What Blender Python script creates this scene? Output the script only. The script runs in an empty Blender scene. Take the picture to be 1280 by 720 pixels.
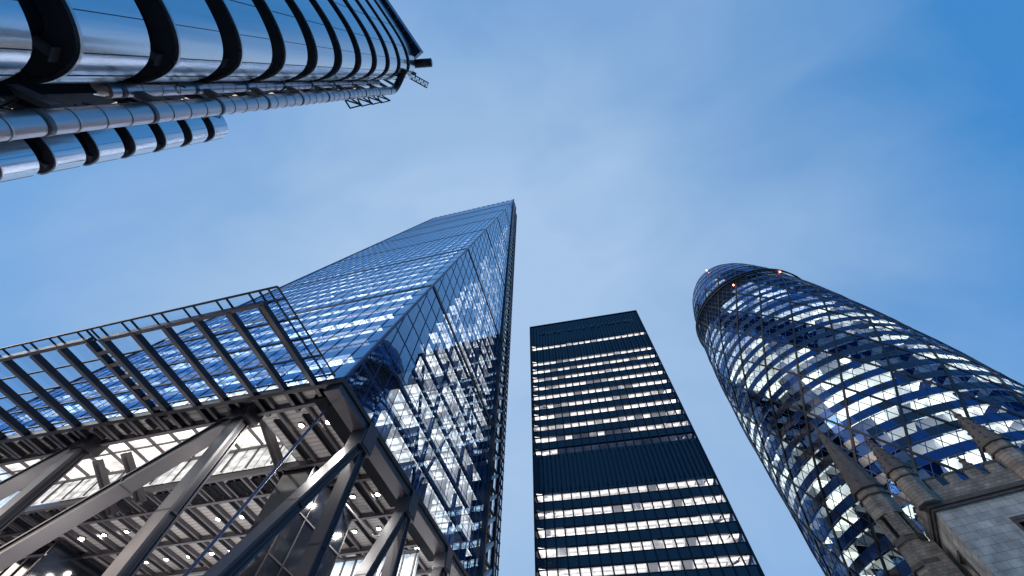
import bpy, bmesh, math, random
from mathutils import Vector, Matrix
rnd = random.Random(7)
R = math.radians
S = bpy.context.scene
COL = S.collection

# ------------------------------------------------------------------ camera
cam_d = bpy.data.cameras.new("camera"); cam = bpy.data.objects.new("camera", cam_d); COL.objects.link(cam)
cam_d.sensor_width = 36.0; cam_d.lens = 36.0 * 475.0 / 1280.0
cam_d.clip_start = 0.05; cam_d.clip_end = 9000
cam.matrix_world = Matrix(((0.96442486, 0.21741859, 0.15037904, 0),
                           (0.26290811, -0.8483147, -0.45961017, 0),
                           (0.02764095, 0.48279534, -0.87529689, 0), (0, 0, 0, 1)))
S.camera = cam

# ------------------------------------------------------------------ world
W = bpy.data.worlds.new("World"); S.world = W; W.use_nodes = True
nt = W.node_tree; N = nt.nodes; L = nt.links; N.clear()
out = N.new('ShaderNodeOutputWorld'); bg = N.new('ShaderNodeBackground')
sky = N.new('ShaderNodeTexSky'); sky.sky_type = 'NISHITA'; sky.sun_disc = False
sky.sun_elevation = R(22); sky.sun_rotation = R(238); sky.air_density = 1.2; sky.dust_density = .6; sky.ozone_density = 3.0
tc = N.new('ShaderNodeTexCoord')
mp = N.new('ShaderNodeMapping'); mp.inputs['Scale'].default_value = (1.0, 1.6, 1.1); mp.inputs['Rotation'].default_value = (.3, .2, .7)
nz = N.new('ShaderNodeTexNoise'); nz.inputs['Scale'].default_value = 3.0; nz.inputs['Detail'].default_value = 5
nz.inputs['Roughness'].default_value = .48; nz.inputs['Distortion'].default_value = .35
cr = N.new('ShaderNodeValToRGB'); cr.color_ramp.elements[0].position = .30; cr.color_ramp.elements[1].position = .75
cr.color_ramp.elements[0].color = (0, 0, 0, 1); cr.color_ramp.elements[1].color = (1, 1, 1, 1)
# thin bright cloud is densest towards the north-west and overhead, clear deep blue to the south-east
dot = N.new('ShaderNodeVectorMath'); dot.operation = 'DOT_PRODUCT'; dot.inputs[1].default_value = (-.454, 1.061, 1.491)
ml = N.new('ShaderNodeMath'); ml.operation = 'MULTIPLY_ADD'; ml.inputs[1].default_value = .32; ml.inputs[2].default_value = -.801 - .155
ad = N.new('ShaderNodeMath'); ad.operation = 'ADD'; ad.use_clamp = True
base = N.new('ShaderNodeMixRGB'); base.inputs[0].default_value = .78; base.inputs[2].default_value = (.78, 3.5, 8.1, 1)
mix = N.new('ShaderNodeMixRGB'); mix.inputs[2].default_value = (4.8, 7.0, 10.1, 1)
tint = N.new('ShaderNodeMixRGB'); tint.blend_type = 'MULTIPLY'; tint.inputs[0].default_value = 1; tint.inputs[2].default_value = (.5, 1.4, 2.3, 1)
L.new(tc.outputs['Generated'], mp.inputs[0]); L.new(mp.outputs[0], nz.inputs['Vector']); L.new(nz.outputs[0], cr.inputs[0])
L.new(tc.outputs['Generated'], dot.inputs[0]); L.new(cr.outputs[0], ml.inputs[0])
L.new(dot.outputs['Value'], ad.inputs[0]); L.new(ml.outputs[0], ad.inputs[1])
L.new(sky.outputs[0], tint.inputs[1]); L.new(tint.outputs[0], base.inputs[1])
L.new(base.outputs[0], mix.inputs[1]); L.new(ad.outputs[0], mix.inputs[0])
L.new(mix.outputs[0], bg.inputs[0]); bg.inputs[1].default_value = 0.08
L.new(bg.outputs[0], out.inputs[0])

# ------------------------------------------------------------------ weak, wide sun (dusk, sun gone behind cloud)
sd = bpy.data.lights.new("sun", 'SUN'); sd.energy = 2.4; sd.angle = R(35); sd.color = (1, .82, .66)
sun = bpy.data.objects.new("sun", sd); COL.objects.link(sun)
az = R(238)
sdir = Vector((math.sin(az) * math.cos(R(22)), math.cos(az) * math.cos(R(22)), math.sin(R(22))))
sun.rotation_euler = sdir.to_track_quat('Z', 'Y').to_euler()

S.view_settings.view_transform = 'Standard'; S.view_settings.look = 'None'
S.view_settings.exposure = 0.0; S.view_settings.gamma = 1.0; S.view_settings.use_curve_mapping = False
S.cycles.max_bounces = 10; S.cycles.transparent_max_bounces = 16; S.cycles.glossy_bounces = 5; S.cycles.diffuse_bounces = 3
S.cycles.use_denoising = True; S.cycles.sample_clamp_indirect = 6

# ------------------------------------------------------------------ materials
def mat(name):
    m = bpy.data.materials.new(name); m.use_nodes = True
    return m, m.node_tree, m.node_tree.nodes['Principled BSDF']
def setp(p, col=None, rough=None, metal=None, spec=None):
    if col is not None: p.inputs['Base Color'].default_value = (*col, 1)
    if rough is not None: p.inputs['Roughness'].default_value = rough
    if metal is not None: p.inputs['Metallic'].default_value = metal
    if spec is not None: p.inputs['Specular IOR Level'].default_value = spec
def noisy(name, col, rough=.5, metal=0, amt=.25, scale=2.0, bump=0.0, bscale=None, stretch=(1, 1, 1), rvar=.1, spec=None, detail=6):
    m, t, p = mat(name); setp(p, col, rough, metal, spec); n = t.nodes; l = t.links
    g = n.new('ShaderNodeTexCoord'); mpp = n.new('ShaderNodeMapping'); mpp.inputs['Scale'].default_value = stretch
    l.new(g.outputs['Object'], mpp.inputs[0])
    z = n.new('ShaderNodeTexNoise'); z.inputs['Scale'].default_value = scale; z.inputs['Detail'].default_value = detail
    l.new(mpp.outputs[0], z.inputs['Vector'])
    c = n.new('ShaderNodeMixRGB'); c.inputs[1].default_value = (*[v * (1 - amt) for v in col], 1); c.inputs[2].default_value = (*[min(1, v * (1 + amt)) for v in col], 1)
    l.new(z.outputs[0], c.inputs[0]); l.new(c.outputs[0], p.inputs['Base Color'])
    r = n.new('ShaderNodeMapRange'); r.inputs[3].default_value = max(.02, rough - rvar); r.inputs[4].default_value = min(1, rough + rvar)
    l.new(z.outputs[0], r.inputs[0]); l.new(r.outputs[0], p.inputs['Roughness'])
    if bump:
        z2 = n.new('ShaderNodeTexNoise'); z2.inputs['Scale'].default_value = bscale or scale * 3; z2.inputs['Detail'].default_value = 4
        l.new(mpp.outputs[0], z2.inputs['Vector'])
        b = n.new('ShaderNodeBump'); b.inputs['Strength'].default_value = bump; b.inputs['Distance'].default_value = .05
        l.new(z2.outputs[0], b.inputs['Height']); l.new(b.outputs[0], p.inputs['Normal'])
    return m
def glass(name, ior, tint_t, tint_g, rough=.01, bump=.02, bscale=.35, power=4.0):
    m = bpy.data.materials.new(name); m.use_nodes = True; t = m.node_tree; n = t.nodes; l = t.links; n.clear()
    o = n.new('ShaderNodeOutputMaterial'); mx = n.new('ShaderNodeMixShader'); tr = n.new('ShaderNodeBsdfTransparent'); gl = n.new('ShaderNodeBsdfAnisotropic')
    gl.inputs['Roughness'].default_value = rough; gl.inputs['Color'].default_value = (*tint_g, 1); tr.inputs['Color'].default_value = (*tint_t, 1)
    # two-sided Schlick reflectance of a pane: both faces of the sheet behave alike
    ge = n.new('ShaderNodeNewGeometry'); dt = n.new('ShaderNodeVectorMath'); dt.operation = 'DOT_PRODUCT'
    l.new(ge.outputs['Normal'], dt.inputs[0]); l.new(ge.outputs['Incoming'], dt.inputs[1])
    ab = n.new('ShaderNodeMath'); ab.operation = 'ABSOLUTE'; l.new(dt.outputs['Value'], ab.inputs[0])
    on = n.new('ShaderNodeMath'); on.operation = 'SUBTRACT'; on.inputs[0].default_value = 1; l.new(ab.outputs[0], on.inputs[1])
    pw = n.new('ShaderNodeMath'); pw.operation = 'POWER'; pw.inputs[1].default_value = power; l.new(on.outputs[0], pw.inputs[0])
    f0 = 2 * ((ior - 1) / (ior + 1)) ** 2
    fr = n.new('ShaderNodeMath'); fr.operation = 'MULTIPLY_ADD'; fr.inputs[1].default_value = .97 - f0; fr.inputs[2].default_value = f0; l.new(pw.outputs[0], fr.inputs[0])
    g = n.new('ShaderNodeTexCoord'); z = n.new('ShaderNodeTexNoise'); z.inputs['Scale'].default_value = bscale; z.inputs['Detail'].default_value = 2
    b = n.new('ShaderNodeBump'); b.inputs['Strength'].default_value = bump; b.inputs['Distance'].default_value = .3
    l.new(g.outputs['Object'], z.inputs['Vector']); l.new(z.outputs[0], b.inputs['Height']); l.new(b.outputs[0], gl.inputs['Normal'])
    l.new(fr.outputs[0], mx.inputs[0]); l.new(tr.outputs[0], mx.inputs[1]); l.new(gl.outputs[0], mx.inputs[2]); l.new(mx.outputs[0], o.inputs[0])
    return m
def emis(name, col, strength, scale=(.6, .6, .6), var=.35, base=(.6, .6, .6), lines=None):
    """lit surface: an office ceiling with rows of luminaires"""
    m, t, p = mat(name); setp(p, base, .6); n = t.nodes; l = t.links
    g = n.new('ShaderNodeTexCoord'); mpp = n.new('ShaderNodeMapping'); mpp.inputs['Scale'].default_value = scale
    l.new(g.outputs['Object'], mpp.inputs[0])
    z = n.new('ShaderNodeTexNoise'); z.inputs['Scale'].default_value = 1; z.inputs['Detail'].default_value = 3; l.new(mpp.outputs[0], z.inputs['Vector'])
    r = n.new('ShaderNodeMapRange'); r.inputs[1].default_value = .35; r.inputs[2].default_value = .65
    r.inputs[3].default_value = strength * (1 - var); r.inputs[4].default_value = strength * (1 + var); l.new(z.outputs[0], r.inputs[0])
    last = r.outputs[0]
    if lines:
        bt = n.new('ShaderNodeTexBrick'); bt.inputs['Scale'].default_value = 1; bt.inputs['Brick Width'].default_value = lines[0]; bt.inputs['Row Height'].default_value = lines[1]
        bt.inputs['Mortar Size'].default_value = lines[2]; bt.inputs['Color1'].default_value = (1, 1, 1, 1); bt.inputs['Color2'].default_value = (.8, .8, .8, 1)
        bt.inputs['Mortar'].default_value = (lines[3],) * 3 + (1,); bt.offset = 0
        l.new(g.outputs['Object'], bt.inputs['Vector'])
        mm = n.new('ShaderNodeMath'); mm.operation = 'MULTIPLY'; l.new(last, mm.inputs[0]); l.new(bt.outputs['Color'], mm.inputs[1]); last = mm.outputs[0]
    p.inputs['Emission Color'].default_value = (*col, 1); l.new(last, p.inputs['Emission Strength'])
    m.cycles.emission_sampling = 'NONE'
    return m

M = {}
M['steel'] = noisy('stainless_steel', (.70, .71, .74), .21, 1, .12, 1.2, .22, 1.6, stretch=(1.6, 1.6, .12), rvar=.07)
M['steel_rim'] = noisy('steel_rim', (.55, .52, .51), .3, 1, .1)
M['pipe'] = noisy('dull_metal_cladding', (.58, .50, .51), .33, .85, .2, 1.2, .05, stretch=(1.5, 1.5, .3))
M['dark'] = noisy('dark_painted_steel', (.016, .018, .024), .45, .2, .3, 3, .05)
M['black'] = noisy('black_recess', (.010, .011, .015), .8, 0, .3, 1, spec=.12)
M['bluesteel'] = noisy('blue_painted_steel', (.015, .055, .15), .4, .3, .2, 2)
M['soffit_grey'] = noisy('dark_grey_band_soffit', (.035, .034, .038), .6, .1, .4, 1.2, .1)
M['darkglass'] = noisy('dark_glass', (.012, .016, .026), .05, .0, .2, .6, spec=.8)
M['frame'] = noisy('grey_brown_structural_steel', (.115, .105, .118), .42, .25, .2, 1.5, .04)
M['frame_dark'] = noisy('dark_brown_beam', (.040, .037, .045), .45, .2, .2, 1.5, .04)
M['column'] = noisy('grey_painted_column', (.095, .088, .10), .38, .2, .12, .9, .03, stretch=(1, 1, .4))
M['white_clad'] = noisy('white_painted_steel', (.78, .76, .74), .4, 0, .08, 1.0)
M['groove'] = noisy('dark_column_groove', (.02, .02, .03), .5, .1, .2)
M['brace'] = noisy('violet_grey_brace', (.19, .17, .24), .4, .3, .15)
M['concrete'] = noisy('grey_cladding', (.22, .22, .23), .6, 0, .2, 1)
M['asphalt'] = noisy('asphalt', (.05, .05, .052), .8, 0, .3, 4, .3, 40)
M['paving'] = noisy('paving_stone', (.34, .33, .33), .75, 0, .25, 1.5, .2, 20)
M['paint'] = noisy('road_paint', (.7, .7, .68), .6, 0, .15, 3)
M['earth'] = noisy('city_ground', (.12, .12, .12), .9, 0, .3, .05)
M['glass_s'] = glass('sloping_curtain_wall_glass', 2.0, (.72, .84, 1.0), (.42, .70, 1.0), .03, .06, .25, 1.8)
M['glass_e'] = glass('side_curtain_wall_glass', 1.85, (.78, .87, .98), (.42, .70, 1.0), .01, .04, .2, 2.2)
M['glass_c'] = glass('canopy_glass', 1.5, (.66, .82, .96), (.6, .78, 1), .01, .01)
M['glass_g'] = glass('curved_tower_glass', 1.75, (.72, .84, .9), (.18, .46, 1.0), .02, .05, .3)
M['crown_glass'] = noisy('crown_glass', (.015, .10, .36), .12, .8, .2, .4)
M['glass_h'] = glass('reflective_curved_glass', 2.3, (.5, .65, .85), (.20, .50, 1.0), .04, .06, .3)
M['glass_d'] = glass('spiral_dark_glass', 1.42, (.04, .08, .18), (.07, .18, .55), .03, .04, .3)
M['glass_a'] = glass('bronze_tower_glass', 1.5, (.9, .9, .92), (.25, .34, .58), .02, .03, .3)
M['glass_v'] = glass('void_glass', 1.4, (.9, .9, .92), (.8, .85, .95), .01, .02)
M['spandrel_g'] = noisy('blue_spandrel_glass', (.015, .065, .21), .18, .5, .25, .3)
M['spandrel_a'] = noisy('black_spandrel_glass', (.010, .014, .030), .12, .0, .3, .4, spec=.7)
M['bronze'] = noisy('black_anodised_mullion', (.013, .014, .020), .35, .5, .3, 2)
M['lit_w'] = emis('lit_office_ceiling', (1.0, .97, .93), .72, (.5, .5, .5), .35, lines=(1.5, 1.2, .12, .62))
M['lum'] = emis('recessed_luminaire', (1.0, .98, .95), 1.7, (.5, .5, .5), .2)
M['lit_m'] = emis('half_lit_office_ceiling', (.95, .92, .88), .42, (.4, .4, .4), .5, lines=(1.5, 1.2, .12, 1.6))
M['lit_d'] = emis('dim_office_ceiling', (.6, .75, 1.0), .05, (.3, .3, .3), .6)
M['lit_gw'] = emis('lit_round_tower_ceiling', (1.0, .98, .80), 1.7, (.12, .12, .12), .35)
M['lit_gs'] = emis('softly_lit_round_tower_ceiling', (.98, .96, .82), .8, (.12, .12, .12), .4)
M['lit_lead'] = emis('lit_wedge_ceiling', (1.0, .98, .95), 4.2, (.3, .45, .3), .5, lines=(2.6, 1.6, .28, .25))
M['lit_e'] = emis('lit_side_ceiling', (1.0, .98, .93), 2.3, (.6, .6, .6), .5, lines=(1.7, 1.3, .22, .35))
M['lit_void'] = emis('lit_atrium_lining', (1.0, .94, .87), 1.1, (.5, .5, .5), .35, lines=(3.08, 2.0, .05, .4))
M['lit_clutter'] = emis('lit_office_behind_glass', (.97, .97, .95), .75, (.9, .9, 2.5), .5, lines=(1.3, .9, .12, .25))
M['lit_blue'] = emis('cool_lit_office', (.62, .82, 1.0), .55, (1.3, 1.3, .9), .9)
M['lamp'] = emis('lamp_disc', (1, .93, .8), 40, var=0)
M['redlamp'] = emis('red_aviation_lamp', (1, .22, .12), 14, var=0)
M['whitelamp_soft'] = emis('small_plant_lamp', (1, .93, .82), .8, var=.3)
M['whitelamp'] = emis('white_point_lamp', (1, .95, .85), 9, var=0)

def slat_ceiling():
    m, t, p = mat('slatted_soffit_panel'); setp(p, (.24, .205, .18), .55); n = t.nodes; l = t.links
    g = n.new('ShaderNodeTexCoord'); w = n.new('ShaderNodeTexWave'); w.bands_direction = 'Y'; w.inputs['Scale'].default_value = .55; w.inputs['Distortion'].default_value = .05
    l.new(g.outputs['Object'], w.inputs['Vector'])
    c = n.new('ShaderNodeValToRGB'); c.color_ramp.elements[0].position = .0; c.color_ramp.elements[1].position = .12
    c.color_ramp.elements[0].color = (.17, .155, .15, 1); c.color_ramp.elements[1].color = (.50, .465, .45, 1)
    z = n.new('ShaderNodeTexNoise'); z.inputs['Scale'].default_value = .7; l.new(g.outputs['Object'], z.inputs['Vector'])
    mm = n.new('ShaderNodeMixRGB'); mm.blend_type = 'MULTIPLY'; mm.inputs[0].default_value = .35
    l.new(w.outputs[0], c.inputs[0]); l.new(c.outputs[0], mm.inputs[1]); l.new(z.outputs[0], mm.inputs[2]); l.new(mm.outputs[0], p.inputs['Base Color'])
    return m
M['slats'] = slat_ceiling()
def stone(name, c1, c2, mortar, bw=.9, rh=.42):
    m, t, p = mat(name); setp(p, c1, .85); n = t.nodes; l = t.links
    g = n.new('ShaderNodeTexCoord'); sp = n.new('ShaderNodeSeparateXYZ'); l.new(g.outputs['Object'], sp.inputs[0])
    ad = n.new('ShaderNodeMath'); ad.operation = 'ADD'; l.new(sp.outputs[0], ad.inputs[0]); l.new(sp.outputs[1], ad.inputs[1])
    cb = n.new('ShaderNodeCombineXYZ'); l.new(ad.outputs[0], cb.inputs[0]); l.new(sp.outputs[2], cb.inputs[1])
    bt = n.new('ShaderNodeTexBrick'); bt.inputs['Scale'].default_value = 1; bt.inputs['Brick Width'].default_value = bw; bt.inputs['Row Height'].default_value = rh
    bt.inputs['Mortar Size'].default_value = .016; bt.inputs['Color1'].default_value = (*c1, 1); bt.inputs['Color2'].default_value = (*c2, 1); bt.inputs['Mortar'].default_value = (*mortar, 1)
    l.new(cb.outputs[0], bt.inputs['Vector'])
    z = n.new('ShaderNodeTexNoise'); z.inputs['Scale'].default_value = .8; z.inputs['Detail'].default_value = 8; l.new(g.outputs['Object'], z.inputs['Vector'])
    r = n.new('ShaderNodeMapRange'); r.inputs[1].default_value = .3; r.inputs[2].default_value = .7; r.inputs[3].default_value = .55; r.inputs[4].default_value = 1.2; l.new(z.outputs[0], r.inputs[0])
    mm = n.new('ShaderNodeMixRGB'); mm.blend_type = 'MULTIPLY'; mm.inputs[0].default_value = 1; l.new(bt.outputs[0], mm.inputs[1]); l.new(r.outputs[0], mm.inputs[2])
    l.new(mm.outputs[0], p.inputs['Base Color'])
    z2 = n.new('ShaderNodeTexNoise'); z2.inputs['Scale'].default_value = 9; z2.inputs['Detail'].default_value = 6; l.new(g.outputs['Object'], z2.inputs['Vector'])
    b = n.new('ShaderNodeBump'); b.inputs['Strength'].default_value = .5; b.inputs['Distance'].default_value = .06; l.new(z2.outputs[0], b.inputs['Height']); l.new(b.outputs[0], p.inputs['Normal'])
    return m
M['ashlar'] = stone('pale_ashlar', (.74, .69, .60), (.60, .56, .49), (.27, .245, .21), 1.0, .62)
M['rubble'] = stone('grey_stone', (.46, .385, .31), (.32, .27, .215), (.15, .125, .10), .5, .3)
M['darkstone'] = noisy('weathered_dark_stone', (.15, .125, .108), .9, 0, .5, 2.2, .8, 12, rvar=.05)

# ------------------------------------------------------------------ mesh helpers
class MB:
    def __init__(s): s.v = []; s.f = []; s.m = []; s.ms = []
    def mi(s, m):
        m = M[m] if isinstance(m, str) else m
        if m not in s.ms: s.ms.append(m)
        return s.ms.index(m)
    def face(s, pts, m):
        i = len(s.v); s.v += [tuple(p) for p in pts]; s.f.append(tuple(range(i, i + len(pts)))); s.m.append(s.mi(m))
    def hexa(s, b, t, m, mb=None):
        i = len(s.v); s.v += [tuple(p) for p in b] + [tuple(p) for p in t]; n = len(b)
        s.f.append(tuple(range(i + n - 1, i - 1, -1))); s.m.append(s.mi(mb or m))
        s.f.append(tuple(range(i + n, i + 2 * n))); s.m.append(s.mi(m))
        for k in range(n):
            s.f.append((i + k, i + (k + 1) % n, i + n + (k + 1) % n, i + n + k)); s.m.append(s.mi(m))
    def box(s, x0, x1, y0, y1, z0, z1, m, mb=None):
        s.hexa([(x0, y0, z0), (x1, y0, z0), (x1, y1, z0), (x0, y1, z0)], [(x0, y0, z1), (x1, y0, z1), (x1, y1, z1), (x0, y1, z1)], m, mb)
    def beam(s, p, q, w, h, m, up=(0, 0, 1)):
        p = Vector(p); q = Vector(q); d = (q - p).normalized(); u = Vector(up)
        if abs(d.dot(u)) > .97: u = Vector((0, 1, 0))
        a = d.cross(u).normalized() * w / 2; b = a.cross(d).normalized() * h / 2
        s.hexa([p - a - b, p + a - b, p + a + b, p - a + b], [q - a - b, q + a - b, q + a + b, q - a + b], m)
    def tube(s, p, q, r, m, n=10, r2=None):
        p = Vector(p); q = Vector(q); d = (q - p).normalized(); u = Vector((0, 0, 1)) if abs(d.z) < .9 else Vector((1, 0, 0))
        a = d.cross(u).normalized(); b = d.cross(a).normalized(); r2 = r if r2 is None else r2
        ring = lambda c, rr: [c + (a * math.cos(2 * math.pi * k / n) + b * math.sin(2 * math.pi * k / n)) * rr for k in range(n)]
        s.hexa(ring(p, r), ring(q, r2), m)
    def build(s, name, parent=None, smooth=False, loc=None, rot=None):
        me = bpy.data.meshes.new(name); me.from_pydata(s.v, [], s.f)
        for m in s.ms: me.materials.append(m)
        me.polygons.foreach_set('material_index', s.m); me.update()
        bm = bmesh.new(); bm.from_mesh(me)
        if smooth: bmesh.ops.remove_doubles(bm, verts=bm.verts, dist=.0005)
        bmesh.ops.recalc_face_normals(bm, faces=bm.faces); bm.to_mesh(me); bm.free()
        if smooth:
            for p in me.polygons: p.use_smooth = True
        o = bpy.data.objects.new(name, me); COL.objects.link(o)
        if parent: o.parent = parent
        if loc: o.location = loc
        if rot: o.rotation_euler = rot
        return o
def empty(name, loc, rz=0, label=None, cat=None):
    o = bpy.data.objects.new(name, None); COL.objects.link(o); o.location = loc; o.rotation_euler = (0, 0, rz)
    if label: o['label'] = label
    if cat: o['category'] = cat
    return o
def structure(o): o['kind'] = 'structure'; return o

G0 = -1.7
# ------------------------------------------------------------------ ground
b = MB(); b.face([(-2500, -2500, G0 - .15), (2500, -2500, G0 - .15), (2500, 2500, G0 - .15), (-2500, 2500, G0 - .15)], 'earth'); structure(b.build('ground'))
b = MB(); b.face([(-300, -2.0, G0 - .146), (300, -2.0, G0 - .146), (300, 9.0, G0 - .146), (-300, 9.0, G0 - .146)], 'asphalt'); structure(b.build('road'))
b = MB()
b.box(-300, 300, 9.0, 13.0, G0 - .149, G0, 'paving'); b.box(-300, 300, -5.2, -2.0, G0 - .149, G0, 'paving')
b.box(-300, -14, 13.01, 78, G0 - .149, G0, 'paving'); structure(b.build('pavement'))
b = MB()
for k in range(-40, 40): b.face([(k * 6, 3.4, G0 - .142), (k * 6 + 3, 3.4, G0 - .142), (k * 6 + 3, 3.55, G0 - .142), (k * 6, 3.55, G0 - .142)], 'paint')
structure(b.build('road_marking'))

# ================================================================== 1. wedge tower
TX, TY = -21.1, 18.4
tower = empty('wedge_office_tower', (TX, TY, G0), 0,
              'tallest tower, blue glass wedge with sloping front, canopy and steel raking columns at its foot', 'office tower')
XW = -71.5; ZB = 25.2; ZT = 222.0; YN = 57.3; YC = 66.6
FH = (52.7 - 25.2) / 7
LEV = [ZB, 52.7, 81.3, 109.9, 138.5, 167.1, 195.7, ZT]
def yS(x, z): return 13.17 + .2077 * z + .03 * (x - TX)
def T(o): # world-space mesh under the tower empty
    o.parent = tower; o.location = (-TX, -TY, -G0); return o
floors = []
for a, c in zip(LEV[:-1], LEV[1:]):
    n = max(1, round((c - a) / FH)); floors += [a + (c - a) * k / n for k in range(n)]
floors.append(ZT)
def jitter(p, n, amt): return Vector(p) + Vector(n) * rnd.uniform(-amt, amt)
# glass panes, one facade object per mega level
for li in range(7):
    z0, z1 = LEV[li], LEV[li + 1]
    zs = [z for z in floors if z0 - .01 <= z <= z1 + .01]
    b = MB(); nx = 24; dx = (TX - XW) / nx
    for i in range(nx):
        x0 = XW + i * dx; x1 = x0 + dx
        for za, zb in zip(zs[:-1], zs[1:]):
            j = [rnd.uniform(-.012, .012) for _ in range(4)]
            b.face([(x0, yS(x0, za) + j[0], za), (x1, yS(x1, za) + j[1], za), (x1, yS(x1, zb) + j[2], zb), (x0, yS(x0, zb) + j[3], zb)], 'glass_s')
    T(b.build('front_glazing'))
    b = MB(); dy = 2.1
    for za, zb in zip(zs[:-1], zs[1:]):
        ya, yb = yS(TX, za), yS(TX, zb)
        ys = [ya] + [yy for yy in [YN - k * dy for k in range(30, -1, -1)] if yy > ya + .15]
        for y0, y1 in zip(ys[:-1], ys[1:]):
            j = [rnd.uniform(-.009, .009) for _ in range(4)]
            def pt(y, z, jj): return (TX + jj, y, z)
            if y1 <= yb: pts = [pt(y0, za, j[0]), pt(y1, za, j[1]), pt(y1, za + (y1 - ya) / .2077, j[2])] + ([pt(y0, za + (y0 - ya) / .2077, j[3])] if y0 > ya + .01 else [])
            elif y0 < yb: pts = [pt(y0, za, j[0]), pt(y1, za, j[1]), pt(y1, zb, j[2]), pt(yb, zb, j[3])] + ([pt(y0, za + (y0 - ya) / .2077, 0)] if y0 > ya + .01 else [])
            else: pts = [pt(y0, za, j[0]), pt(y1, za, j[1]), pt(y1, zb, j[2]), pt(y0, zb, j[3])]
            b.face(pts, 'glass_e')
    T(b.build('side_glazing'))
# floors with lit ceilings
for k, z in enumerate(floors[1:], 1):
    ys = yS(TX, z) + .5
    if YN - ys < .6: continue
    b = MB(); x0, x1 = XW + .4, TX - .35; t = .55
    b.hexa([(x0, yS(x0, z) + .35, z - t), (x1, yS(x1, z) + .35, z - t), (x1, YN, z - t), (x0, YN, z - t)],
           [(x0, yS(x0, z) + .35, z), (x1, yS(x1, z) + .35, z), (x1, YN, z), (x0, YN, z)], 'bluesteel', 'black')
    # ceiling cells just below the slab
    zc = z - t - .02; cx = 4.2
    n = int((x1 - x0) / cx); rowlit = rnd.random()
    for i in range(n):
        xa, xb = x0 + i * cx + .05, x0 + (i + 1) * cx - .05
        yy = yS(xa, z) + .8
        on = rnd.random() < (.95 if rowlit < .9 else .3)
        b.face([(xa, yy, zc), (xb, yy, zc), (xb, yy + 5.5, zc), (xa, yy + 5.5, zc)] if yy + 5.5 < YN else [(xa, yy, zc), (xb, yy, zc), (xb, YN - .1, zc), (xa, YN - .1, zc)], 'lit_lead' if on else 'lit_m')
    y = ys + 6.2
    while y < YN - 3:
        on = rnd.random() < (.85 if z < 100 else .5)
        b.face([(x1 - 9, y, zc), (x1 - .3, y, zc), (x1 - .3, y + 2.0, zc), (x1 - 9, y + 2.0, zc)], 'lit_e' if on else ('lit_m' if rnd.random() < .4 else 'lit_d'))
        if rnd.random() < .35: b.box(x1 - 6, x1 - .4, y - .12, y - .02, zc - 2.6, zc - .02, 'lit_m' if rnd.random() < .5 else 'bluesteel')
        y += 2.1
    T(b.build('floor_slab'))
# mullions
b = MB()
nx = 24; dx = (TX - XW) / nx
for i in range(nx + 1):
    x = XW + i * dx; b.beam((x, yS(x, ZB) - .04, ZB), (x, yS(x, ZT) - .04, ZT), .045 if i % 4 else .10, .07, 'bluesteel', (0, 1, 0))
for z in floors:
    if z in LEV: continue
    b.beam((XW, yS(XW, z) - .03, z), (TX, yS(TX, z) - .03, z), .03, .06, 'bluesteel')
T(b.build('front_mullion_grid'))
b = MB()
for k in range(0, 19):
    y = YN - k * 2.1
    zt = min(ZT, (y - 13.17) / .2077)
    if zt > ZB + 1: b.beam((TX + .04, y, ZB), (TX + .04, y, zt), .05, .07, 'bluesteel', (0, 1, 0))
for z in floors:
    if z in LEV: continue
    b.beam((TX + .035, yS(TX, z), z), (TX + .035, YN, z), .05, .05, 'bluesteel')
T(b.build('side_mullion_grid'))
for z in LEV[1:-1]:
    b = MB(); hb_ = .62 if z < 90 else .4; b.beam((XW - .1, yS(XW, z) - .03, z), (TX + .1, yS(TX, z) - .03, z), .1, hb_, 'dark'); b.beam((TX + .05, yS(TX, z), z), (TX + .05, YN, z), .16, hb_ + .1, 'dark'); T(b.build('level_band'))
b = MB(); b.beam((TX + .06, yS(TX, ZB) - .06, ZB), (TX + .06, yS(TX, ZT) - .06, ZT), .28, .28, 'bluesteel', (1, 0, 0)); b.beam((XW - .06, yS(XW, ZB) - .06, ZB), (XW - .06, yS(XW, ZT) - .06, ZT), .28, .28, 'bluesteel', (1, 0, 0)); T(b.build('corner_trim'))
# mega frame behind the side glass
YM = [25.2, 36.0, 47.0]
b = MB()
for y in YM:
    b.beam((TX - .9, y, ZB), (TX - .9, y, min(ZT, (y - 14.6) / .2077)), .45, .45, 'spandrel_g', (0, 1, 0))
yl = [25.2, 36.0, 47.0, 56.8]
for li in range(7):
    z0, z1 = LEV[li], LEV[li + 1]
    for k in range(3):
        ya, yb = (yl[k], yl[k + 1]) if (li + k) % 2 else (yl[k + 1], yl[k])
        if min(ya, yb) > yS(TX, z1) + .6: b.beam((TX - .9, ya, z0), (TX - .9, yb, z1), .3, .3, 'spandrel_g', (0, 1, 0))
T(b.build('mega_frame'))
# west side, roof and inner core
b = MB()
b.face([(XW, yS(XW, ZB), ZB), (XW, YN, ZB), (XW, YN, ZT), (XW, yS(XW, ZT), ZT)], 'glass_s'); T(b.build('rear_glazing'))
b = MB(); b.box(XW + .2, TX - .2, YN + .05, YN + .5, ZB, 208, 'dark'); T(b.build('core_wall'))
b = MB(); b.box(XW + 8, TX - 2.3, YN + .6, YC - .5, 207.01, 207.5, 'dark')
for i in range(17): b.box(XW + i * 3 + .4, XW + i * 3 + 2.3, yS(XW + i * 3, ZT) - .12, yS(XW + i * 3, ZT) + .05, ZT - .1, ZT + .5, 'steel')
T(b.build('roof'))
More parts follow.
